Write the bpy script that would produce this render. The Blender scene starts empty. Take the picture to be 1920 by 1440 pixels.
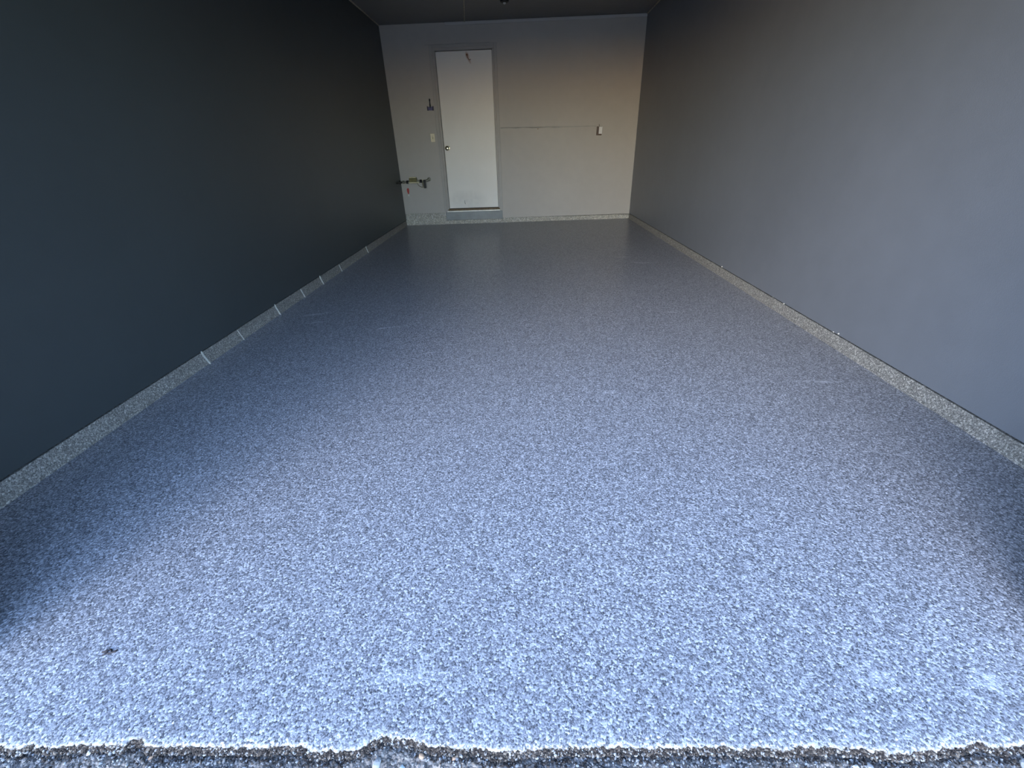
import bpy, bmesh, math, random
from mathutils import Vector, Matrix, noise
random.seed(7)
scene = bpy.context.scene
C = scene.collection
PI = math.pi

# ------------------------------------------------------------------ camera, sky, sun, exposure
cam_d = bpy.data.cameras.new('camera'); cam = bpy.data.objects.new('camera', cam_d); C.objects.link(cam)
cam_d.sensor_fit = 'HORIZONTAL'; cam_d.sensor_width = 36.0; cam_d.lens = 15.1023
cam_d.clip_start = 0.02; cam_d.clip_end = 300
cam.matrix_world = Matrix((
    (0.9993845, 0.0228580, 0.0266090, 1.85549),
    (0.0123498, 0.4807182, -0.8767882, -7.43692),
    (-0.0328331, 0.8765772, 0.4801400, 1.05341),
    (0, 0, 0, 1)))
scene.camera = cam

world = bpy.data.worlds.new('sky'); scene.world = world; world.use_nodes = True
wn = world.node_tree.nodes; wl = world.node_tree.links
for n in list(wn): wn.remove(n)
sky = wn.new('ShaderNodeTexSky'); sky.sky_type = 'NISHITA'
SUN_ELEV, SUN_ROT = math.radians(25), math.radians(-155)      # veiled by haze, out in front and to the left
sky.sun_disc = False; sky.sun_elevation = SUN_ELEV; sky.sun_rotation = SUN_ROT
sky.air_density = 1.0; sky.dust_density = 0.6; sky.ozone_density = 3.0
tint = wn.new('ShaderNodeMix'); tint.data_type = 'RGBA'; tint.blend_type = 'MULTIPLY'; tint.inputs[0].default_value = 1.0
tint.inputs[7].default_value = (0.95, 1.0, 1.09, 1)          # camera white balance, the same over the whole sky
bg = wn.new('ShaderNodeBackground'); bg.inputs['Strength'].default_value = 1.0
wo = wn.new('ShaderNodeOutputWorld')
wl.new(sky.outputs[0], tint.inputs[6]); wl.new(tint.outputs[2], bg.inputs[0]); wl.new(bg.outputs[0], wo.inputs[0])

vs = scene.view_settings
vs.view_transform = 'Standard'; vs.look = 'None'; vs.gamma = 1.0; vs.use_curve_mapping = False
vs.exposure = 0.25
scene.cycles.max_bounces = 12; scene.cycles.diffuse_bounces = 8
scene.cycles.use_denoising = True

# ------------------------------------------------------------------ dimensions (metres)
W, H = 3.626, 2.582            # room width and ceiling height
YB = 0.0                       # back wall face
YF = -6.80                     # inner face of the front wall
YE = -7.03                     # broken front edge of the slab
CURB = 0.082                   # height of the concrete curb under the side walls
OX0, OX1, OZ = 0.48, 3.08, 2.00   # garage door opening

# ------------------------------------------------------------------ materials
def mat(name):
    m = bpy.data.materials.new(name); m.use_nodes = True
    nt = m.node_tree; b = nt.nodes['Principled BSDF']
    return m, nt, b
def N(nt, t, **kw):
    n = nt.nodes.new(t)
    for k, v in kw.items():
        if k in n.inputs: n.inputs[k].default_value = v
        else: setattr(n, k, v)
    return n
def ramp(nt, src, stops, interp='LINEAR'):
    r = nt.nodes.new('ShaderNodeValToRGB'); cr = r.color_ramp; cr.interpolation = interp
    while len(cr.elements) < len(stops): cr.elements.new(1.0)
    for e, (p, c) in zip(cr.elements, stops):
        e.position = p; e.color = (*c, 1) if len(c) == 3 else c
    nt.links.new(src, r.inputs[0]); return r.outputs[0]
def mix(nt, fac, a, b, mode='MIX'):
    n = nt.nodes.new('ShaderNodeMix'); n.data_type = 'RGBA'; n.blend_type = mode
    ins = {'f': n.inputs[0], 'a': n.inputs[6], 'b': n.inputs[7]}
    for k, v in (('f', fac), ('a', a), ('b', b)):
        if hasattr(v, 'links'): nt.links.new(v, ins[k])
        elif isinstance(v, (int, float)): ins[k].default_value = v
        else: ins[k].default_value = (*v, 1)
    return n.outputs[2]
def mth(nt, op, a, b=None, clamp=False):
    n = nt.nodes.new('ShaderNodeMath'); n.operation = op; n.use_clamp = clamp
    for i, v in enumerate((a, b)):
        if v is None: continue
        if hasattr(v, 'links'): nt.links.new(v, n.inputs[i])
        else: n.inputs[i].default_value = v
    return n.outputs[0]
def bump(nt, height, strength, dist, prev=None):
    n = N(nt, 'ShaderNodeBump', Strength=strength, Distance=dist)
    nt.links.new(height, n.inputs['Height'])
    if prev is not None: nt.links.new(prev, n.inputs['Normal'])
    return n.outputs[0]
def objco(nt):
    return nt.nodes.new('ShaderNodeTexCoord').outputs['Object']
def noise_t(nt, co, scale, detail=3.0, rough=0.5):
    n = N(nt, 'ShaderNodeTexNoise', Scale=scale, Detail=detail, Roughness=rough)
    nt.links.new(co, n.inputs['Vector']); return n.outputs['Fac']
def voro(nt, co, scale, feature='F1', rnd=1.0):
    n = N(nt, 'ShaderNodeTexVoronoi', feature=feature, Scale=scale, Randomness=rnd)
    nt.links.new(co, n.inputs['Vector']); return n
def plain(name, col, rough=0.5, metal=0.0, var=0.08, scale=40.0, bstr=0.0):
    m, nt, b = mat(name); co = objco(nt)
    f = noise_t(nt, co, scale)
    lo = tuple(max(0, c * (1 - var)) for c in col); hi = tuple(min(1, c * (1 + var)) for c in col)
    nt.links.new(ramp(nt, f, [(0.3, lo), (0.7, hi)]), b.inputs['Base Color'])
    b.inputs['Roughness'].default_value = rough; b.inputs['Metallic'].default_value = metal
    if bstr: nt.links.new(bump(nt, f, bstr, 0.002), b.inputs['Normal'])
    return m
def paint(name, col, rough=0.45, peel=0.25, var=0.05, spec=0.5):
    """rolled wall paint over drywall: fine stipple, faint broad unevenness"""
    m, nt, b = mat(name); co = objco(nt)
    big = noise_t(nt, co, 1.3, 3.0); mid = noise_t(nt, co, 9.0, 4.0)
    f = mth(nt, 'ADD', mth(nt, 'MULTIPLY', big, 0.6), mth(nt, 'MULTIPLY', mid, 0.4))
    lo = tuple(c * (1 - var) for c in col); hi = tuple(c * (1 + var) for c in col)
    nt.links.new(ramp(nt, f, [(0.35, lo), (0.65, hi)]), b.inputs['Base Color'])
    b.inputs['Roughness'].default_value = rough
    b.inputs['Specular IOR Level'].default_value = spec
    st = noise_t(nt, co, 260.0, 2.0)
    nt.links.new(bump(nt, st, peel, 0.0015, bump(nt, mid, 0.05, 0.01)), b.inputs['Normal'])
    return m

M = {}
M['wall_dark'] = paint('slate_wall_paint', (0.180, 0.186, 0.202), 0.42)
M['wall_left'] = paint('shaded_slate_wall_paint', (0.055, 0.063, 0.063), 0.42)  # darker copy of the right wall's paint, holding shade the sky doesn't give
M['wall_back'] = paint('light_grey_wall_paint', (0.485, 0.445, 0.395), 0.5, 0.3, 0.04)
M['ceiling'] = paint('charcoal_ceiling_paint', (0.19, 0.188, 0.185), 0.6)
M['frame'] = paint('grey_door_frame_paint', (0.42, 0.39, 0.352), 0.45, 0.1)
M['step'] = paint('blue_grey_step_paint', (0.27, 0.28, 0.275), 0.5, 0.35, 0.18)
M['plaster'] = paint('shaded_joint_plaster', (0.40, 0.375, 0.335), 0.8, 0.4, 0.15)  # darker than the wall: the joint's shading is put into its colour
M['trim'] = paint('trim_paint', (0.52, 0.50, 0.47), 0.5)
M['bead'] = plain('caulk_bead', (0.40, 0.35, 0.28), 0.6, var=0.3, scale=25)
M['outside'] = plain('house_siding', (0.45, 0.43, 0.40), 0.8)
M['aluminium'] = plain('aluminium_sill', (0.78, 0.76, 0.70), 0.4, 0.35, 0.1)
M['brown'] = plain('weathered_brown_threshold', (0.17, 0.115, 0.06), 0.6, var=0.35)
M['knob'] = plain('brass_knob', (0.78, 0.70, 0.48), 0.16, 1.0, 0.05)
M['cream'] = plain('cream_plastic', (0.90, 0.80, 0.58), 0.4, var=0.03)
M['white'] = plain('white_plastic', (0.85, 0.83, 0.80), 0.35, var=0.03)
M['brownbox'] = plain('brown_box_plastic', (0.12, 0.075, 0.05), 0.5)
M['purple'] = plain('purple_blue_plastic', (0.085, 0.08, 0.22), 0.4)
M['navy'] = plain('navy_plastic', (0.012, 0.012, 0.055), 0.4)
M['black'] = plain('black_rubber', (0.008, 0.008, 0.009), 0.5)
M['steel'] = plain('dull_galvanised_steel', (0.26, 0.25, 0.20), 0.45, 0.6, 0.2)
M['olive'] = plain('tarnished_olive_brass', (0.12, 0.105, 0.04), 0.45, 0.5, 0.3)
M['brass'] = plain('pale_brass', (0.60, 0.54, 0.36), 0.35, 0.7, 0.15)
M['red'] = plain('red_plastic', (0.45, 0.035, 0.025), 0.45)
M['rust'] = plain('rusty_hook_steel', (0.30, 0.13, 0.05), 0.7, 0.2, 0.4)
M['glass'] = plain('frosted_bulb_glass', (0.72, 0.72, 0.68), 0.2, var=0.02)

def flake(name, scale, tint, dark, bstr=0.6, rough=0.30, scuffs=False, spec=0.5):
    """broadcast vinyl flakes sealed in clear epoxy"""
    m, nt, b = mat(name); co = objco(nt)
    d = noise_t(nt, co, scale * 0.7, 2.0)
    mp = nt.nodes.new('ShaderNodeVectorMath'); mp.operation = 'ADD'
    sc = nt.nodes.new('ShaderNodeVectorMath'); sc.operation = 'SCALE'
    cmb = nt.nodes.new('ShaderNodeCombineXYZ')
    for i in range(3): nt.links.new(d, cmb.inputs[i])
    nt.links.new(cmb.outputs[0], sc.inputs[0]); sc.inputs['Scale'].default_value = 0.5 / scale
    nt.links.new(co, mp.inputs[0]); nt.links.new(sc.outputs[0], mp.inputs[1])
    v1 = voro(nt, mp.outputs[0], scale); v2 = voro(nt, mp.outputs[0], scale * 2.1)
    s1 = nt.nodes.new('ShaderNodeSeparateColor'); nt.links.new(v1.outputs['Color'], s1.inputs[0])
    s2 = nt.nodes.new('ShaderNodeSeparateColor'); nt.links.new(v2.outputs['Color'], s2.inputs[0])
    def t(k): return tuple(min(0.9, k * c) for c in tint)
    c1 = ramp(nt, s1.outputs[0], [(0.0, t(dark)), (0.22, t(0.20)), (0.50, t(0.36)), (0.74, t(0.58)), (0.92, t(0.86))], 'CONSTANT')
    c2 = ramp(nt, s2.outputs[1], [(0.0, t(dark)), (0.25, t(0.26)), (0.6, t(0.42)), (0.85, t(0.7))], 'CONSTANT')
    col = mix(nt, 0.4, c1, c2)
    patch = noise_t(nt, co, 1.7, 5.0, 0.6)
    col = mix(nt, mth(nt, 'MULTIPLY', patch, 0.25), col, t(0.24))
    if scuffs:                                   # pale worn marks in the coat, each with its own place and shape
        sp = nt.nodes.new('ShaderNodeSeparateXYZ'); nt.links.new(co, sp.inputs[0]); tot = None
        brk = mth(nt, 'MULTIPLY', mth(nt, 'SUBTRACT', noise_t(nt, co, 38.0, 3.0, 0.65), 0.40), 5.0, True)
        for cx, cy, rx, ry, a, k in ((0.912, -4.669, 0.075, 0.016, 0.35, 0.7), (3.30, -5.56, 0.14, 0.012, -0.10, 0.6), (3.10, -3.02, 0.16, 0.03, -0.15, 0.4), (2.95, -2.75, 0.12, 0.03, 0.1, 0.35),
                                     (0.30, -4.34, 0.13, 0.03, 0.3, 0.5), (0.36, -4.52, 0.09, 0.02, 0.3, 0.5), (2.634, -6.905, 0.035, 0.018, 0, 0.55), (2.845, -6.91, 0.04, 0.025, 0, 0.5),
                                     (1.57, -6.90, 0.09, 0.02, 0.1, 0.4), (2.28, -5.62, 0.05, 0.02, 0.2, 0.45), (1.30, -5.1, 0.07, 0.01, 0.3, 0.4), (2.9, -4.5, 0.10, 0.012, -0.2, 0.4)):
            dx = mth(nt, 'SUBTRACT', sp.outputs[0], cx); dy = mth(nt, 'SUBTRACT', sp.outputs[1], cy); ca, sa = math.cos(a), math.sin(a)
            u = mth(nt, 'DIVIDE', mth(nt, 'ADD', mth(nt, 'MULTIPLY', dx, ca), mth(nt, 'MULTIPLY', dy, sa)), rx)
            w = mth(nt, 'DIVIDE', mth(nt, 'SUBTRACT', mth(nt, 'MULTIPLY', dy, ca), mth(nt, 'MULTIPLY', dx, sa)), ry)
            f = mth(nt, 'MULTIPLY', mth(nt, 'SUBTRACT', 1.0, mth(nt, 'ADD', mth(nt, 'MULTIPLY', u, u), mth(nt, 'MULTIPLY', w, w)), True), k)
            tot = f if tot is None else mth(nt, 'MAXIMUM', tot, f)
        col = mix(nt, mth(nt, 'MULTIPLY', tot, brk), col, t(0.85))
    nt.links.new(col, b.inputs['Base Color'])
    b.inputs['Roughness'].default_value = rough
    b.inputs['Specular IOR Level'].default_value = spec
    h = mth(nt, 'ADD', s1.outputs[1], mth(nt, 'MULTIPLY', v1.outputs['Distance'], -0.8))
    nb = bump(nt, h, bstr, 0.0022)
    nb = bump(nt, noise_t(nt, co, scale * 1.1, 3.0), bstr * 0.8, 0.003, nb)
    nt.links.new(nb, b.inputs['Normal'])
    return m
M['floor'] = flake('flake_epoxy_floor', 210.0, (1.02, 1.00, 1.03), 0.055, bstr=0.5, rough=0.3, spec=0.12, scuffs=True)
fb = M['floor'].node_tree.nodes['Principled BSDF']      # clear epoxy top coat over the flakes
fb.inputs['Coat Weight'].default_value = 0.3; fb.inputs['Coat Roughness'].default_value = 0.16; fb.inputs['Coat IOR'].default_value = 1.45
fn = M['floor'].node_tree; fn.links.new(bump(fn, noise_t(fn, objco(fn), 55.0, 2.0), 0.12, 0.002), fb.inputs['Coat Normal'])
M['curb'] = flake('flake_epoxy_curb', 185.0, (0.90, 0.83, 0.73), 0.12, bstr=0.9, rough=0.6)
M['footing'] = flake('flake_epoxy_footing', 105.0, (1.42, 1.31, 1.10), 0.26, bstr=0.9, rough=0.6)

# asphalt driveway
m, nt, b = mat('grey_asphalt'); co = objco(nt)
v = voro(nt, co, 130.0); s = nt.nodes.new('ShaderNodeSeparateColor'); nt.links.new(v.outputs['Color'], s.inputs[0])
c = ramp(nt, s.outputs[0], [(0.0, (0.075, 0.072, 0.070)), (0.35, (0.16, 0.153, 0.145)), (0.7, (0.28, 0.265, 0.25)), (0.93, (0.42, 0.41, 0.39))], 'CONSTANT')
sand = noise_t(nt, co, 5.0, 4.0)
c = mix(nt, ramp(nt, sand, [(0.42, (0, 0, 0)), (0.60, (0.75, 0.75, 0.75))]), c, (0.38, 0.31, 0.245))
nt.links.new(c, b.inputs['Base Color']); b.inputs['Roughness'].default_value = 0.9
h = mth(nt, 'MULTIPLY', v.outputs['Distance'], -1.0)
nt.links.new(bump(nt, noise_t(nt, co, 60, 4), 0.8, 0.01, bump(nt, h, 1.0, 0.006)), b.inputs['Normal'])
M['asphalt'] = m

# crumbled rubble at the slab edge: colour varies from grain to grain
m, nt, b = mat('crumbled_rubble')
g = nt.nodes.new('ShaderNodeNewGeometry')
nt.links.new(ramp(nt, g.outputs['Random Per Island'], [(0.0, (0.018, 0.013, 0.011)), (0.4, (0.045, 0.033, 0.026)), (0.65, (0.10, 0.078, 0.060)), (0.85, (0.20, 0.165, 0.13)), (0.97, (0.38, 0.37, 0.36))]), b.inputs['Base Color'])
b.inputs['Roughness'].default_value = 0.95
M['rubble'] = m
m, nt, b = mat('grey_grit')
g = nt.nodes.new('ShaderNodeNewGeometry')
nt.links.new(ramp(nt, g.outputs['Random Per Island'], [(0.0, (0.06, 0.059, 0.06)), (0.4, (0.14, 0.135, 0.13)), (0.75, (0.26, 0.24, 0.22)), (0.93, (0.40, 0.40, 0.39))]), b.inputs['Base Color'])
b.inputs['Roughness'].default_value = 0.95
M['grit'] = m

# flat door leaf with a rust run under the hook and a grey scuff near the bottom (door-local x, z)
m, nt, b = mat('white_door_paint'); co = objco(nt)
sp = nt.nodes.new('ShaderNodeSeparateXYZ'); nt.links.new(co, sp.inputs[0])
X, Z = sp.outputs[0], sp.outputs[2]
def blob(cx, cz, rx, rz, lean=0.0):
    dx = mth(nt, 'SUBTRACT', X, cx); dz = mth(nt, 'SUBTRACT', Z, cz)
    if lean: dx = mth(nt, 'SUBTRACT', dx, mth(nt, 'MULTIPLY', dz, lean))
    a = mth(nt, 'POWER', mth(nt, 'ABSOLUTE', mth(nt, 'DIVIDE', dx, rx)), 2.0); c_ = mth(nt, 'POWER', mth(nt, 'ABSOLUTE', mth(nt, 'DIVIDE', dz, rz)), 2.0)
    return mth(nt, 'SUBTRACT', 1.0, mth(nt, 'ADD', a, c_), True)
base = ramp(nt, noise_t(nt, co, 2.2, 4.0), [(0.3, (0.90, 0.845, 0.765)), (0.7, (0.94, 0.885, 0.805))])
rust = mth(nt, 'MULTIPLY', mth(nt, 'MAXIMUM', blob(1.175, 2.215, 0.030, 0.055, -0.25), mth(nt, 'MULTIPLY', blob(1.195, 2.165, 0.020, 0.05, -0.5), 0.8)), 0.75)
col = mix(nt, rust, base, (0.52, 0.27, 0.13))
dirt = mth(nt, 'MULTIPLY', mth(nt, 'MULTIPLY', blob(1.03, 0.36, 0.34, 0.16), noise_t(nt, co, 14, 4)), 0.35)
col = mix(nt, dirt, col, (0.33, 0.32, 0.29))
nt.links.new(col, b.inputs['Base Color']); b.inputs['Roughness'].default_value = 0.45
nt.links.new(bump(nt, noise_t(nt, co, 200, 2), 0.15, 0.001), b.inputs['Normal'])
M['door'] = m

# ------------------------------------------------------------------ mesh helpers
def link(name, bm, material, parent=None, smooth=False):
    me = bpy.data.meshes.new(name); bmesh.ops.recalc_face_normals(bm, faces=bm.faces[:]); bm.to_mesh(me); bm.free()
    if smooth:
        for p in me.polygons: p.use_smooth = True
        me.set_sharp_from_angle(angle=math.radians(40))
    o = bpy.data.objects.new(name, me); C.objects.link(o)
    me.materials.append(material)
    if parent is not None: o.parent = parent
    return o
def box(bm, x0, x1, y0, y1, z0, z1, bev=0.0, seg=2):
    r = bmesh.ops.create_cube(bm, size=1.0)
    bmesh.ops.scale(bm, vec=(x1 - x0, y1 - y0, z1 - z0), verts=r['verts'])
    bmesh.ops.translate(bm, vec=((x0 + x1) / 2, (y0 + y1) / 2, (z0 + z1) / 2), verts=r['verts'])
    if bev:
        es = list({e for v in r['verts'] for e in v.link_edges})
        bmesh.ops.bevel(bm, geom=es, offset=bev, segments=seg, affect='EDGES', profile=0.5)
def boxobj(name, dims, material, parent=None, bev=0.0):
    bm = bmesh.new(); box(bm, *dims, bev=bev); return link(name, bm, material, parent)
def lathe(bm, prof, origin, axis='Z', seg=24):
    """prof: (radius, height) pairs turned about an axis through origin"""
    A = {'Z': Vector((0, 0, 1)), 'X': Vector((1, 0, 0)), 'Y': Vector((0, -1, 0))}[axis] if isinstance(axis, str) else Vector(axis).normalized()
    u = A.orthogonal().normalized(); w = A.cross(u); o = Vector(origin); rings = []
    for r, h in prof:
        rings.append([bm.verts.new(o + A * h + (u * math.cos(2 * PI * k / seg) + w * math.sin(2 * PI * k / seg)) * max(r, 1e-4)) for k in range(seg)])
    for a, c_ in zip(rings, rings[1:]):
        for k in range(seg): bm.faces.new((a[k], a[(k + 1) % seg], c_[(k + 1) % seg], c_[k]))
    bm.faces.new(rings[0][::-1]); bm.faces.new(rings[-1])
def tube(bm, pts, rad, seg=10):
    pts = [Vector(p) for p in pts]; rings = []; u = None
    for i, p in enumerate(pts):
        t = (pts[min(i + 1, len(pts) - 1)] - pts[max(i - 1, 0)]).normalized()
        u = t.orthogonal().normalized() if u is None else (u - t * u.dot(t)).normalized()
        w = t.cross(u); r = rad[i] if isinstance(rad, (list, tuple)) else rad
        rings.append([bm.verts.new(p + (u * math.cos(2 * PI * k / seg) + w * math.sin(2 * PI * k / seg)) * r) for k in range(seg)])
    for a, c_ in zip(rings, rings[1:]):
        for k in range(seg): bm.faces.new((a[k], a[(k + 1) % seg], c_[(k + 1) % seg], c_[k]))
    bm.faces.new(rings[0][::-1]); bm.faces.new(rings[-1])
def prism(bm, outline, y0, y1):
    """outline of (x, z) extruded along y"""
    a = [bm.verts.new((x, y0, z)) for x, z in outline]; c_ = [bm.verts.new((x, y1, z)) for x, z in outline]
    bm.faces.new(a); bm.faces.new(c_[::-1]); n = len(a)
    for i in range(n): bm.faces.new((a[i], c_[i], c_[(i + 1) % n], a[(i + 1) % n]))
def struct(o, label=None):
    o['kind'] = 'structure'
    if label: o['label'] = label
    return o
def empty(name, loc=(0, 0, 0)):
    o = bpy.data.objects.new(name, None); C.objects.link(o); o.location = loc; o.empty_display_size = 0.05; return o
def thing(o, label, cat, group=None):
    o['label'] = label; o['category'] = cat
    if group: o['group'] = group
    return o

# ------------------------------------------------------------------ floor slab with its broken front edge
EDGE = [(-0.6, -7.03), (0.70, -7.028), (0.75, -7.028), (0.788, -7.032), (0.814, -7.024), (0.855, -7.03), (0.94, -7.024), (1.010, -7.027), (1.018, -7.015),
        (1.041, -7.015), (1.058, -7.028), (1.293, -7.03), (1.397, -7.028), (1.406, -7.037), (1.503, -7.035), (1.522, -7.024), (1.545, -7.010),
        (1.619, -7.020), (1.654, -7.03), (1.752, -7.032), (1.784, -7.039), (1.827, -7.035), (1.965, -7.03), (2.113, -7.032), (2.187, -7.03),
        (2.24, -7.028), (2.259, -7.034), (2.313, -7.029), (2.357, -7.035), (2.386, -7.029), (2.487, -7.032), (2.572, -7.041), (2.649, -7.034),
        (2.694, -7.029), (2.741, -7.022), (2.763, -7.031), (2.819, -7.025), (2.9, -7.03), (4.3, -7.03)]
def edge_y(x):
    for (x0, y0), (x1, y1) in zip(EDGE, EDGE[1:]):
        if x0 <= x <= x1: return y0 + (y1 - y0) * (x - x0) / (x1 - x0)
    return YE
bm = bmesh.new()
x_lo, x_hi = -0.15, W + 0.15
xs = [x_lo + (0.60 - x_lo) * i / 8 for i in range(8)] + [0.60 + (2.95 - 0.60) * i / 760 for i in range(761)] + [2.95 + (x_hi - 2.95) * (i + 1) / 8 for i in range(8)]
rows = []
for x in xs:
    n1 = noise.noise((x * 55, 3.1, 0)) * 0.0035 + noise.noise((x * 170, 7.7, 0)) * 0.0040 + noise.noise((x * 420, 1.7, 0)) * 0.0030
    e = edge_y(x) + n1
    col = [bm.verts.new((x, YB + 0.15, 0)), bm.verts.new((x, -6.75, 0)), bm.verts.new((x, -6.97, 0))]
    for t in (0.0, 0.35, 0.65, 0.85, 1.0):
        y = -6.985 + (e - -6.985) * t
        lip = -0.0022 * max(0, t - 0.5) ** 2 * 4
        jit = noise.noise((x * 130, y * 130, 5)) * 0.0012 if t > 0 else 0
        col.append(bm.verts.new((x, y, lip + jit)))
    for dz, dy in ((-0.006, 0.001), (-0.016, 0.006), (-0.05, 0.010), (-0.16, 0.010)):
        col.append(bm.verts.new((x, e + dy + noise.noise((x * 150, dz * 400, 9)) * 0.004, dz)))
    rows.append(col)
for a, c_ in zip(rows, rows[1:]):
    for k in range(len(a) - 1): bm.faces.new((a[k], a[k + 1], c_[k + 1], c_[k]))
for f in bm.faces: f.smooth = True
floor = struct(link('floor', bm, M['floor']), 'grey blue flake epoxy floor with a ragged front edge')

# ------------------------------------------------------------------ walls and ceiling
T = 0.15
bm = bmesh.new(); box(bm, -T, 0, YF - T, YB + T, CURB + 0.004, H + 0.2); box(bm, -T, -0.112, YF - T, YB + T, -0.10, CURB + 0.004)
struct(link('wall_left', bm, M['wall_left']), 'slate side wall on the left, its shade put into the paint colour')
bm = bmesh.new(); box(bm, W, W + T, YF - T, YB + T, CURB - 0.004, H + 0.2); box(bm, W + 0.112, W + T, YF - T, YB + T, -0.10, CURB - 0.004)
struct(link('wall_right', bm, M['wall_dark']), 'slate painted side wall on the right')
DX0, DX1, DZ0, DZ1 = 0.700, 1.546, 0.196, 2.300      # rough door opening
bm = bmesh.new()
box(bm, 0, DX0, 0, T, 0.178, H); box(bm, DX1, W, 0, T, 0.072, H); box(bm, DX0, DX1, 0, T, DZ1, H); box(bm, DX0, DX1, 0.012, T, 0.06, DZ0)
box(bm, -T, W + T, T + 0.001, T + 0.06, -0.10, H)      # sheathing that closes the wall behind the door
wall_back = struct(link('wall_back', bm, M['wall_back']), 'light grey back wall around the door')
bm = bmesh.new()
box(bm, -T, OX0, YF - T, YF, 0.0, H + 0.2); box(bm, OX1, W + T, YF - T, YF, 0.0, H + 0.2); box(bm, OX0, OX1, YF - T, YF, OZ, H + 0.2)
struct(link('wall_front', bm, M['outside']), 'front wall around the open garage doorway')
ceiling = struct(boxobj('ceiling', (-T, W + T, YF - T, YB + T, H, H + 0.35), M['ceiling']), 'charcoal painted drywall ceiling')

# uneven taped joint running along the ceiling, and beads along the ceiling corners
def bead(name, p0, p1, rad, material, parent=None, n=60, wob=0.003, flat=1.0):
    p0, p1 = Vector(p0), Vector(p1); bm = bmesh.new(); pts = []; rr = []
    for i in range(n + 1):
        t = i / n; p = p0.lerp(p1, t)
        k = noise.noise(p * 3.0 + Vector((rad * 90, 0, 0)))
        p = p + Vector((k * wob, 0, 0)); pts.append(p); rr.append(rad * (1 + 0.35 * noise.noise(p * 6)))
    tube(bm, pts, rr, 8)
    return link(name, bm, material, parent, True)
bead('ceiling_seam', (1.85, -6.79, H - 0.001), (1.172, -0.004, H - 0.001), 0.008, M['bead'], ceiling)['label'] = 'tan joint line running along the ceiling'
struct(bead('trim_1', (0.004, -6.79, H - 0.004), (0.004, -0.02, H - 0.004), 0.008, M['bead']), 'thin tan bead in the left ceiling corner')
struct(bead('trim_2', (W - 0.004, -6.79, H - 0.004), (W - 0.004, -0.02, H - 0.004), 0.009, M['bead']), 'thin tan bead in the right ceiling corner')
bm = bmesh.new(); prism_pts = []
box(bm, 0.9, W - 0.001, -0.020, 0.0, H - 0.036, H - 0.0005, bev=0.006)
struct(link('trim_3', bm, M['trim']), 'thin moulding along the top of the back wall')

# back wall: plaster joint to the right of the door, a nail, caulk above the door frame
bm = bmesh.new(); prev = None
for i in range(61):
    x = 1.60 + (3.02 - 1.60) * i / 60
    z = 1.333 - 0.024 * i / 60 + noise.noise((x * 5, 0, 0)) * 0.006
    th = 0.006 + 0.003 * noise.noise((x * 14, 2, 0)); dp = max(0.0003, 0.005 * (1.0 if i < 38 else max(0.1, 1 - (i - 38) / 14)) * (0.45 + 1.3 * noise.noise((x * 4.5, 5, 0))))
    ring = [bm.verts.new((x, 0.001, z + th)), bm.verts.new((x, -dp, z + th * 0.4)), bm.verts.new((x, -dp, z - th)), bm.verts.new((x, 0.001, z - th * 2.4))]
    if prev:
        for k in range(3): bm.faces.new((prev[k], ring[k], ring[k + 1], prev[k + 1]))
    prev = ring
link('plaster_joint', bm, M['plaster'], wall_back, True)
bm = bmesh.new(); lathe(bm, [(0.003, -0.004), (0.003, 0.012), (0.006, 0.013), (0.006, 0.016)], (2.157, 0, 1.298), 'Y', 10)
link('nail', bm, M['rust'], wall_back)
bm = bmesh.new(); pts = []; rr = []
for i in range(50):
    x = 0.60 + (1.50 - 0.60) * i / 49
    pts.append((x, -0.0005, 2.352 + 0.004 * noise.noise((x * 7, 1, 1)) - 0.004)); rr.append(max(0.0012, 0.0045 * (0.6 + 1.3 * noise.noise((x * 5, 4, 0)))))
tube(bm, pts, rr, 6)
link('caulk_line', bm, M['frame'], wall_back, True)

# ------------------------------------------------------------------ curbs along the wall feet
def curb_strip(name, x_in, sgn, z_top, joints):
    """long concrete curb, set back a little behind the wall face, top slightly uneven"""
    bm = bmesh.new(); n = 220; prev = None
    for i in range(n + 1):
        y = YF + (0.02 - YF) * i / n
        k = noise.noise((y * 6, sgn, 0)) * 0.003; kt = noise.noise((y * 11, sgn, 3)) * 0.003
        xf = x_in - sgn * 0.006
        ring = [bm.verts.new((xf + sgn * (0.016 + k), y, -0.02)), bm.verts.new((xf + sgn * (0.010 + k), y, 0.010)), bm.verts.new((xf + sgn * (0.002 + k * 0.5), y, z_top * 0.5)),
                bm.verts.new((xf + sgn * k * 0.3, y, z_top - 0.006 + kt)), bm.verts.new((xf - sgn * 0.10, y, z_top - 0.006 + kt)), bm.verts.new((xf - sgn * 0.10, y, -0.02))]
        if prev:
            for a in range(6): bm.faces.new((prev[a], prev[(a + 1) % 6], ring[(a + 1) % 6], ring[a]))
        prev = ring
    return struct(link(name, bm, M['curb'], None, True))
left = curb_strip('baseboard_left', 0.0, 1, CURB, None); left['label'] = 'flake coated concrete curb under the left wall'
right = curb_strip('baseboard_right', W, -1, CURB - 0.008, None); right['label'] = 'flake coated concrete curb under the right wall'
M['ridge'] = plain('pale_mortar_ridge', (0.50, 0.47, 0.41), 0.7, var=0.2)
for y, hh in ((-5.19, 1.0), (-4.83, 0.55), (-4.335, 1.0), (-3.90, 0.9), (-3.50, 1.1), (-3.02, 0.8), (-2.13, 1.0)):
    bm = bmesh.new()
    tube(bm, [(0.012, y + 0.012, -0.004), (0.006, y + 0.006, 0.03), (0.0, y, 0.06), (-0.002, y - 0.003, 0.075 + 0.012 * (hh > 0.9))], [0.005 * hh, 0.006 * hh, 0.0065 * hh, 0.005 * hh], 8)
    link('mortar_ridge', bm, M['ridge'], left, True)
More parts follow.
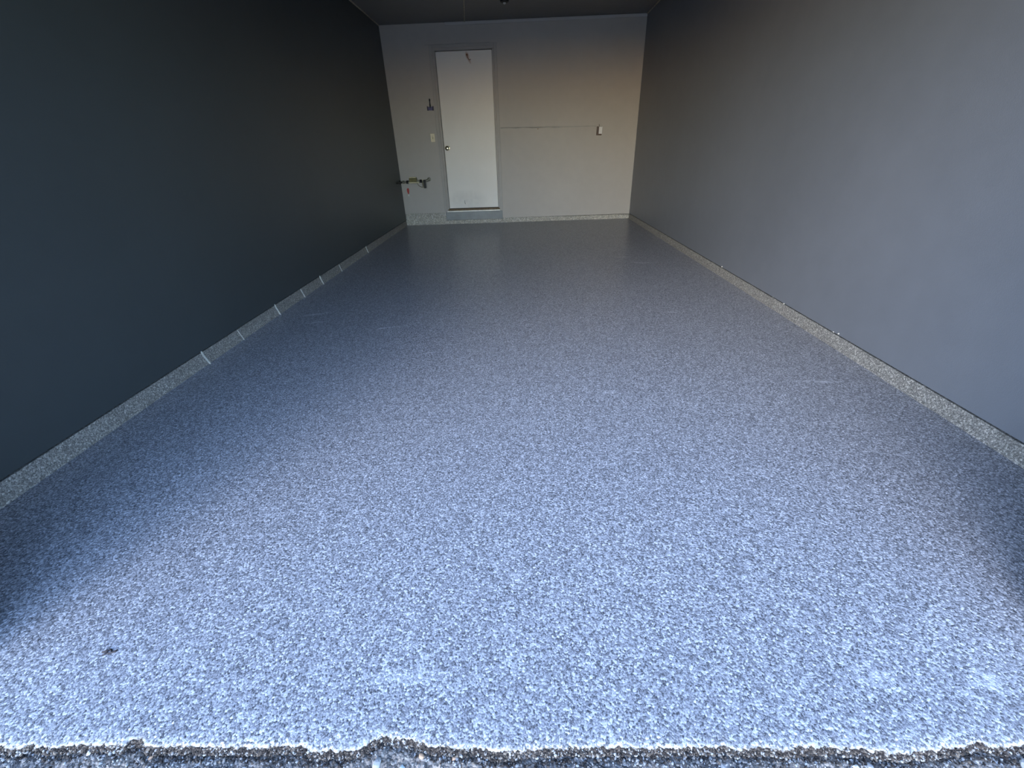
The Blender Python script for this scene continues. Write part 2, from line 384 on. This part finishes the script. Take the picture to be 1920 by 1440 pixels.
for y, z, s in ((-3.385, 0.045, 1.2), (-3.40, 0.06, 0.8), (-3.604, 0.083, 1.6), (-4.613, 0.076, 1.3), (-4.47, 0.078, 0.8), (-5.171, 0.086, 1.4), (-5.13, 0.080, 0.9)):
    bm = bmesh.new(); bmesh.ops.create_icosphere(bm, subdivisions=1, radius=0.0042 * s)
    for v_ in bm.verts: v_.co *= 1 + 0.5 * noise.noise(v_.co * 300 + Vector((y, 0, 0)))
    bmesh.ops.translate(bm, vec=(W + 0.004 - (0.008 if z < 0.07 else 0.006), y, z), verts=bm.verts)
    link('mortar_chip', bm, M['ridge'], right)

back_curb = struct(empty('baseboard_back')); back_curb['label'] = 'flake coated concrete footing below the back wall and door'
def rough_block(name, x0, x1, z0, z1, yf, material, parent, seed):
    bm = bmesh.new(); nx = max(2, int((x1 - x0) / 0.03)); nz = 5
    g = [[bm.verts.new((x0 + (x1 - x0) * i / nx, yf + 0.004 * noise.noise((i * 0.7 + seed, j * 0.9, 0)), z0 + (z1 - z0) * j / nz + (0.004 * noise.noise((i * 0.6, seed, 2)) if j == nz else 0))) for j in range(nz + 1)] for i in range(nx + 1)]
    for i in range(nx):
        for j in range(nz): bm.faces.new((g[i][j], g[i + 1][j], g[i + 1][j + 1], g[i][j + 1]))
    bk = {}
    rim = [(i, 0) for i in range(nx + 1)] + [(nx, j) for j in range(1, nz + 1)] + [(i, nz) for i in range(nx - 1, -1, -1)] + [(0, j) for j in range(nz - 1, 0, -1)]
    for i, j in rim: bk[(i, j)] = bm.verts.new((g[i][j].co.x, T, g[i][j].co.z))
    for (a, c_) in zip(rim, rim[1:] + rim[:1]): bm.faces.new((g[a[0]][a[1]], bk[a], bk[c_], g[c_[0]][c_[1]]))
    return link(name, bm, material, parent)
rough_block('footing_block', 0.001, 0.660, -0.02, 0.176, 0.006, M['footing'], back_curb, 3.1)
rough_block('footing_block', 0.664, 1.583, -0.02, 0.058, 0.004, M['footing'], back_curb, 8.2)
for i, (x0, x1) in enumerate(((1.588, 1.96), (1.963, 2.34), (2.343, 2.83), (2.833, 3.30), (3.303, W - 0.001))):
    rough_block('footing_block', x0, x1, -0.02, 0.070 - 0.0018 * i, 0.006, M['footing'], back_curb, 20.0 + i * 3.7)

# ------------------------------------------------------------------ door with frame, sill and step
door = struct(empty('door_1', (0, 0, 0))); door['label'] = 'plain off-white door in a grey frame above a low step'
SX0, SX1, SZ0, SZ1 = 0.731, 1.517, 0.236, 2.272
YS = 0.030                                              # leaf face behind the wall face
leaf = boxobj('door_leaf', (SX0, SX1, YS, YS + 0.044, SZ0, SZ1), M['door'], door, bev=0.002); leaf['label'] = 'off-white flush door leaf'
boxobj('door_jamb', (DX0 + 0.0005, SX0 - 0.005, 0.002, T, 0.205, SZ1 + 0.006), M['frame'], door, 0.002)
boxobj('door_jamb', (SX1 + 0.005, DX1 - 0.0005, 0.002, T, 0.205, SZ1 + 0.006), M['frame'], door, 0.002)
for x0, x1 in ((SX0 - 0.006, SX0 + 0.012), (SX1 - 0.012, SX1 + 0.006)): boxobj('door_stop', (x0, x1, YS + 0.046, YS + 0.060, 0.23, SZ1 + 0.006), M['frame'], door)
boxobj('head_jamb', (DX0 + 0.0005, DX1 - 0.0005, 0.002, T, SZ1 + 0.0065, DZ1 - 0.0005), M['frame'], door, 0.002)
boxobj('door_casing', (0.648, 0.694, -0.010, 0.0, 0.196, 2.343), M['frame'], door, 0.003)
boxobj('door_casing', (1.552, 1.590, -0.013, 0.0, 0.196, 2.343), M['frame'], door, 0.003)
boxobj('head_casing', (0.695, 1.551, -0.010, 0.0, 2.306, 2.345), M['frame'], door, 0.003)
boxobj('threshold', (0.706, 1.541, -0.004, 0.09, 0.206, 0.228), M['brown'], door, 0.003)
boxobj('sill_strip', (0.690, 1.546, -0.034, -0.001, 0.189, 0.205), M['aluminium'], door, 0.004)
boxobj('step_riser', (0.664, 1.583, -0.006, 0.010, 0.062, 0.188), M['step'], door, 0.003)
bm = bmesh.new()
lathe(bm, [(0.032, -0.004), (0.034, 0.004), (0.030, 0.009), (0.014, 0.012), (0.012, 0.032), (0.020, 0.038), (0.030, 0.048), (0.033, 0.058), (0.030, 0.068), (0.020, 0.075), (0.008, 0.077)], (0.783, YS, 1.091), 'Y', 32)
kn = link('door_knob', bm, M['knob'], leaf, True); kn['label'] = 'round brass door knob'
bm = bmesh.new()
lathe(bm, [(0.012, -0.003), (0.012, 0.004), (0.007, 0.006)], (1.171, YS, 2.226), 'Y', 14)
tube(bm, [(1.171, YS - 0.004, 2.226), (1.172, YS - 0.020, 2.216), (1.178, YS - 0.030, 2.196), (1.190, YS - 0.032, 2.174), (1.204, YS - 0.030, 2.163), (1.216, YS - 0.026, 2.164), (1.222, YS - 0.024, 2.171)], 0.0035, 8)
link('coat_hook', bm, M['rust'], leaf, True)
bm = bmesh.new()
tube(bm, [(0.980, YS - 0.001, 0.352), (0.980, YS - 0.0015, 0.318), (0.985, YS - 0.0015, 0.298), (0.992, YS - 0.001, 0.296)], [0.002, 0.004, 0.005, 0.002], 6)
link('scuff_mark', bm, M['steel'], leaf)

# ------------------------------------------------------------------ things on the back wall
t = thing(empty('light_switch', (0.577, 0, 1.236)), 'cream toggle light switch on the wall left of the door', 'light switch')
bm = bmesh.new(); box(bm, -0.031, 0.031, -0.007, 0.0, -0.055, 0.055, 0.003); link('wall_plate', bm, M['cream'], t)
bm = bmesh.new(); box(bm, -0.006, 0.006, -0.0085, -0.006, -0.013, 0.013, 0.001); link('toggle_slot', bm, M['olive'], t)
bm = bmesh.new(); prism(bm, [(-0.0045, -0.004), (0.0045, -0.004), (0.0045, 0.006), (-0.0045, 0.006)], -0.018, -0.007); link('toggle', bm, M['cream'], t)
for z in (0.030, -0.030):
    bm = bmesh.new(); lathe(bm, [(0.004, 0.006), (0.004, 0.0078), (0.002, 0.0082)], (0, 0, z), 'Y', 10); link('screw', bm, M['brass'], t)

t = thing(empty('electrical_box', (3.070, 0, 1.247)), 'white plate on a brown electrical box on the right of the back wall', 'outlet')
t.rotation_euler = (0, math.radians(2.0), 0)
bm = bmesh.new(); box(bm, -0.040, 0.034, -0.030, 0.0, -0.060, 0.052, 0.003); link('back_box', bm, M['brownbox'], t)
bm = bmesh.new(); box(bm, -0.012, 0.038, -0.042, -0.031, -0.042, 0.050, 0.003); link('cover_plate', bm, M['white'], t)
bm = bmesh.new(); box(bm, -0.005, 0.020, -0.046, -0.041, -0.022, 0.028, 0.002); link('rocker', bm, M['white'], t)
bm = bmesh.new(); tube(bm, [(-0.010, -0.002, 0.080), (-0.008, -0.012, 0.066), (-0.006, -0.015, 0.050)], 0.004, 8); link('cable_stub', bm, M['steel'], t)

t = thing(empty('wall_holder', (0.589, 0, 1.608)), 'small purple-blue wall holder with a black stick standing in it', 'wall holder')
bm = bmesh.new(); box(bm, -0.030, 0.030, -0.022, 0.0, -0.024, 0.022, 0.003); link('tray', bm, M['purple'], t)
for s in (-1, 1):
    bm = bmesh.new(); prism(bm, [(s * 0.030, -0.028), (s * 0.046, -0.026), (s * 0.047, 0.026), (s * 0.036, 0.027), (s * 0.030, 0.012)], -0.026, 0.0); link('end_clip', bm, M['navy'], t)
bm = bmesh.new(); lathe(bm, [(0.010, -0.01), (0.011, 0.030), (0.008, 0.046), (0.007, 0.070), (0.010, 0.084), (0.010, 0.100), (0.004, 0.108)], (0.0, -0.014, 0.012), 'Z', 14); link('stick', bm, M['black'], t, True)

# pipe run with regulator body, shut-off valve and elbow, low in the left corner
yp = -0.055
t = thing(empty('gas_pipe', (0, 0, 0.56)), 'metal pipe run with brass regulator and black valve low by the left corner', 'pipe')
def part(name, material, fn, smooth=True, parent=None):
    bm = bmesh.new(); fn(bm); bmesh.ops.translate(bm, vec=(0, 0, -0.56) if parent is None else (0, 0, -0.56), verts=bm.verts)
    return link(name, bm, material, parent or t, smooth)
part('inlet_pipe', M['steel'], lambda b_: lathe(b_, [(0.015, 0.0), (0.015, 0.16)], (0.0, yp, 0.648), 'X', 16))
part('wall_flange', M['black'], lambda b_: lathe(b_, [(0.030, 0.0), (0.028, 0.008), (0.014, 0.012)], (0.0, yp, 0.648), 'X', 20))
part('pipe_shadow_streak', M['black'], lambda b_: tube(b_, [(0.030, yp, 0.645), (0.016, yp - 0.02, 0.645), (0.012, -0.10, 0.645), (0.010, -0.17, 0.646), (0.004, -0.25, 0.648), (-0.005, -0.28, 0.648)], [0.012, 0.013, 0.013, 0.012, 0.011, 0.011], 12))  # black tube added as the dark streak of the pipe's shadow on the wall
part('union_nut', M['steel'], lambda b_: lathe(b_, [(0.016, 0.0), (0.024, 0.004), (0.024, 0.026), (0.016, 0.030)], (0.040, yp, 0.650), 'X', 6), False)
part('union_nut', M['black'], lambda b_: lathe(b_, [(0.016, 0.0), (0.025, 0.004), (0.025, 0.034), (0.016, 0.038)], (0.098, yp, 0.648), 'X', 6), False)
body = part('regulator_body', M['olive'], lambda b_: box(b_, 0.152, 0.268, yp - 0.035, yp + 0.035, 0.650, 0.704, 0.006), False)
part('regulator_cap', M['brass'], lambda b_: box(b_, 0.160, 0.262, yp - 0.030, yp + 0.030, 0.704, 0.718, 0.004), False, body)
part('regulator_flange', M['brass'], lambda b_: box(b_, 0.138, 0.305, yp - 0.040, yp + 0.030, 0.632, 0.650, 0.004), False, body)
part('outlet_pipe', M['steel'], lambda b_: lathe(b_, [(0.015, 0.0), (0.015, 0.18)], (0.262, yp, 0.660), 'X', 16))
part('coupling', M['black'], lambda b_: lathe(b_, [(0.016, 0.0), (0.024, 0.003), (0.024, 0.034), (0.016, 0.037)], (0.310, yp, 0.656), 'X', 6), False)
part('valve_tee', M['brass'], lambda b_: lathe(b_, [(0.009, 0.0), (0.010, 0.012), (0.013, 0.016), (0.013, 0.085), (0.015, 0.088), (0.015, 0.112)], (0.360, yp, 0.565), 'Z', 14))
part('valve_handle', M['black'], lambda b_: box(b_, 0.374, 0.408, yp - 0.050, yp - 0.020, 0.556, 0.668, 0.006), False)
part('elbow', M['steel'], lambda b_: tube(b_, [(0.405, yp, 0.660), (0.425, yp, 0.662), (0.440, yp + 0.006, 0.668), (0.448, yp + 0.022, 0.674), (0.450, 0.0, 0.676)], [0.014, 0.016, 0.018, 0.016, 0.014], 14))
part('wall_rosette', M['steel'], lambda b_: lathe(b_, [(0.030, 0.0), (0.030, 0.003), (0.018, 0.008)], (0.450, 0.0, 0.676), 'Y', 20))
part('thin_wire', M['olive'], lambda b_: tube(b_, [(0.272, yp - 0.03, 0.636), (0.282, yp - 0.034, 0.612), (0.302, yp - 0.036, 0.592), (0.328, yp - 0.034, 0.578), (0.352, yp - 0.02, 0.572)], 0.003, 8))

t = thing(empty('red_tag', (0.097, 0, 0.44)), 'small red tapered tag with a white tip on the wall below the pipe', 'tag')
bm = bmesh.new(); prism(bm, [(-0.018, 0.105), (-0.004, 0.120), (0.012, 0.118), (0.017, 0.090), (0.012, 0.050), (0.004, 0.030), (-0.006, 0.036), (-0.016, 0.072)], -0.012, -0.001); link('tag_body', bm, M['red'], t)
bm = bmesh.new(); lathe(bm, [(0.003, -0.012), (0.009, -0.008), (0.011, 0.0), (0.009, 0.010), (0.005, 0.020)], (0.003, -0.010, 0.013), 'Z', 14); link('white_tip', bm, M['white'], t, True)
bm = bmesh.new(); tube(bm, [(0.002, 0.0, 0.113), (0.002, -0.016, 0.112)], 0.003, 8); link('pin', bm, M['steel'], t)

# ------------------------------------------------------------------ ceiling lamp holder near the top edge of the picture
t = thing(empty('ceiling_lamp', (1.738, -1.02, H)), 'black ceiling lamp holder with a pale bulb, cut by the top edge', 'lamp')
bm = bmesh.new(); lathe(bm, [(0.074, 0.0), (0.078, 0.004), (0.078, 0.014), (0.062, 0.024)], (0, 0, 0), (0, 0, -1), 28); link('canopy', bm, M['black'], t, True)
bm = bmesh.new(); lathe(bm, [(0.050, 0.020), (0.054, 0.030), (0.048, 0.052), (0.034, 0.058)], (0, 0, 0), (0, 0, -1), 28); link('socket', bm, M['black'], t, True)
bm = bmesh.new(); lathe(bm, [(0.013, 0.050), (0.016, 0.056), (0.018, 0.064), (0.013, 0.071), (0.005, 0.074)], (0, 0, 0), (0, 0, -1), 20); link('bulb', bm, M['glass'], t, True)

# ------------------------------------------------------------------ driveway, rubble and crumbs along the broken slab edge
GZ = -0.020
def ground_z(x, y):
    d = edge_y(x) - y
    z = GZ + 0.0045 * noise.noise((x * 14, y * 14, 0)) + 0.004 * noise.noise((x * 48, y * 48, 2)) + 0.0026 * noise.noise((x * 130, y * 130, 4))
    if d < 0.02: z -= 0.007 * (1 - max(0.0, d) / 0.02)
    return z
gv, gf = [], []; NX, NY = 1040, 58
for i in range(NX + 1):
    x = 0.5 + 2.6 * i / NX
    for j in range(NY + 1):
        y = -7.00 - 0.20 * (j / NY) ** 1.6
        gv.append((x, y, ground_z(x, y)))
for i in range(NX):
    for j in range(NY):
        k = i * (NY + 1) + j; gf.append((k, k + 1, k + NY + 2, k + NY + 1))
me = bpy.data.meshes.new('driveway'); me.from_pydata(gv, [], gf)
bm = bmesh.new(); bm.from_mesh(me); bpy.data.meshes.remove(me)
for x0, x1, y0, y1 in ((-20, 0.5, -7.20, -7.03), (3.1, 22, -7.20, -7.03)):
    f_ = bm.faces.new([bm.verts.new(p) for p in ((x0, y0, GZ), (x1, y0, GZ), (x1, y1, GZ), (x0, y1, GZ))])
for f in bm.faces: f.smooth = True
bm2 = bmesh.new(); bm2.faces.new([bm2.verts.new(p) for p in ((-20, -40, GZ), (22, -40, GZ), (22, -7.20, GZ), (-20, -7.20, GZ))])
M['concrete'] = plain('bounce_ground_concrete', (0.62, 0.50, 0.38), 0.9, var=0.15, scale=3)  # out of view, coloured pale and warm to bounce light into the garage
struct(link('ground', bm2, M['concrete']), 'unseen ground in front of the garage, toned pale to bounce light')
drive = struct(link('driveway', bm, M['asphalt'], None), 'worn grey asphalt driveway in front of the slab')
ico = bmesh.new(); bmesh.ops.create_icosphere(ico, subdivisions=1, radius=1.0)
ICO_V = [v_.co.copy() for v_ in ico.verts]; ICO_F = [tuple(v_.index for v_ in f.verts) for f in ico.faces]; ico.free()
gv, gf, gm = [], [], []
def grains(count, spread, sizes, slot, lo=0.0):
    for i in range(count):
        x = random.uniform(0.60, 2.96); e = edge_y(x)
        d = lo + abs(random.gauss(0, spread)) * (1.0 + 0.9 * noise.noise((x * 6, 4, 4)))
        rr = random.choice(sizes); seed = i * 0.37 + slot * 5; y = e + 0.005 - d
        p = Vector((x, y, max(ground_z(x, y) + rr * 0.25, -0.017 + 0.6 * (0.014 - d) if d < 0.014 else -1)))
        q = Matrix.Rotation(seed * 1.7, 3, Vector((math.sin(seed), math.cos(seed), 0.4)).normalized())
        sx, sy, sz = rr * random.uniform(0.7, 1.4), rr * random.uniform(0.7, 1.2), rr * random.uniform(0.5, 0.9)
        n0 = len(gv)
        for co_ in ICO_V:
            k = 1 + 0.45 * noise.noise(co_ * 1.6 + Vector((seed, 0, 0)))
            gv.append(p + q @ Vector((co_.x * sx * k, co_.y * sy * k, co_.z * sz * k)))
        for f in ICO_F: gf.append(tuple(n0 + a for a in f)); gm.append(slot)
grains(9500, 0.011, (0.0012, 0.0018, 0.0024, 0.0034), 0)
grains(4200, 0.035, (0.0012, 0.0016, 0.0022, 0.0030), 1, 0.010)
me = bpy.data.meshes.new('rubble'); me.from_pydata(gv, [], gf); me.materials.append(M['rubble']); me.materials.append(M['grit'])
me.polygons.foreach_set('material_index', gm)
o = bpy.data.objects.new('rubble', me); C.objects.link(o)
o['kind'] = 'stuff'; o['label'] = 'dark brown and grey grit crumbled along the broken slab edge'; o['category'] = 'rubble'

M['pale_stone'] = plain('pale_pebble', (0.80, 0.79, 0.76), 0.7, var=0.1)
M['tan_stone'] = plain('tan_pebble', (0.52, 0.33, 0.20), 0.8, var=0.2)
M['grey_stone'] = plain('grey_pebble', (0.42, 0.41, 0.39), 0.8, var=0.2)
M['aqua_stone'] = plain('bluish_pebble', (0.50, 0.60, 0.62), 0.7, var=0.1)
for k, (x, y, r, mm, lab) in enumerate((
        (0.934, -7.032, 0.0055, 'pale_stone', 'white chip of stone at the left end of the slab edge'),
        (1.070, -7.040, 0.0045, 'tan_stone', 'orange-tan pebble beside the notch in the slab edge'),
        (1.633, -7.040, 0.0055, 'tan_stone', 'orange-tan pebble below the worn dip in the slab edge'),
        (1.597, -7.060, 0.0060, 'aqua_stone', 'bluish white pebble on the asphalt near the bottom middle'),
        (1.545, -7.052, 0.0090, 'grey_stone', 'largest rounded grey pebble below the worn dip'),
        (1.699, -7.043, 0.0045, 'tan_stone', 'peach pebble right of the worn dip'),
        (2.481, -7.060, 0.0070, 'pale_stone', 'cream pebble on the asphalt at the right'),
        (2.510, -7.057, 0.0060, 'grey_stone', 'pale grey pebble beside the cream pebble at the right'),
        (2.805, -7.055, 0.0110, 'grey_stone', 'grey cobble at the far right corner of the asphalt'),
        (1.212, -7.064, 0.0045, 'aqua_stone', 'bluish chip on the asphalt left of the middle'))):
    bm = bmesh.new(); rs = random.Random(k)
    bmesh.ops.create_icosphere(bm, subdivisions=2, radius=1.0)
    for v_ in bm.verts:
        kk = 1 + 0.35 * noise.noise(v_.co * 1.4 + Vector((k * 3.3, 0, 0))); v_.co = Vector((v_.co.x * r * kk * 1.15, v_.co.y * r * kk * 0.9, v_.co.z * r * kk * 0.7))
    o = link('pebble', bm, M[mm]); o.location = (x, y, ground_z(x, y) + r * 0.45); o.rotation_euler = (0, 0, rs.uniform(0, 6))
    thing(o, lab, 'pebble', 'pebbles along the slab edge')

# dried leaf crumbs on the floor near the left
M['leaf'] = plain('dry_dark_leaf', (0.035, 0.028, 0.030), 0.8, var=0.5)
t = thing(empty('leaf_fragment', (0.818, -6.838, 0)), 'small dark crumpled leaf fragment on the floor near the left', 'leaf')
for i, (dx, dy, ln, wd, a) in enumerate(((-0.006, 0.0, 0.016, 0.007, 0.3), (0.004, 0.003, 0.012, 0.005, -0.5), (0.012, -0.003, 0.020, 0.003, 0.25), (-0.002, -0.006, 0.010, 0.006, 0.9), (0.018, 0.001, 0.010, 0.003, 0.6))):
    bm = bmesh.new(); g = []
    for j in range(6):
        s = j / 5 - 0.5; w_ = wd * math.cos(s * 2.6) * 0.5 + 0.0004; zc = 0.0025 + 0.002 * noise.noise((j * 1.1, i * 3, 0))
        c0 = Vector((dx + ln * s * math.cos(a), dy + ln * s * math.sin(a), zc)); pn = Vector((-math.sin(a), math.cos(a), 0)) * w_
        g.append([bm.verts.new(c0 - pn + Vector((0, 0, -0.0018))), bm.verts.new(c0 + Vector((0, 0, 0.001))), bm.verts.new(c0 + pn + Vector((0, 0, -0.0016)))])
    for a_, b_ in zip(g, g[1:]):
        for k in range(2): bm.faces.new((a_[k], b_[k], b_[k + 1], a_[k + 1]))
    o = link('leaf_piece', bm, M['leaf'], t, True)
    md = o.modifiers.new('thickness', 'SOLIDIFY'); md.thickness = 0.0008
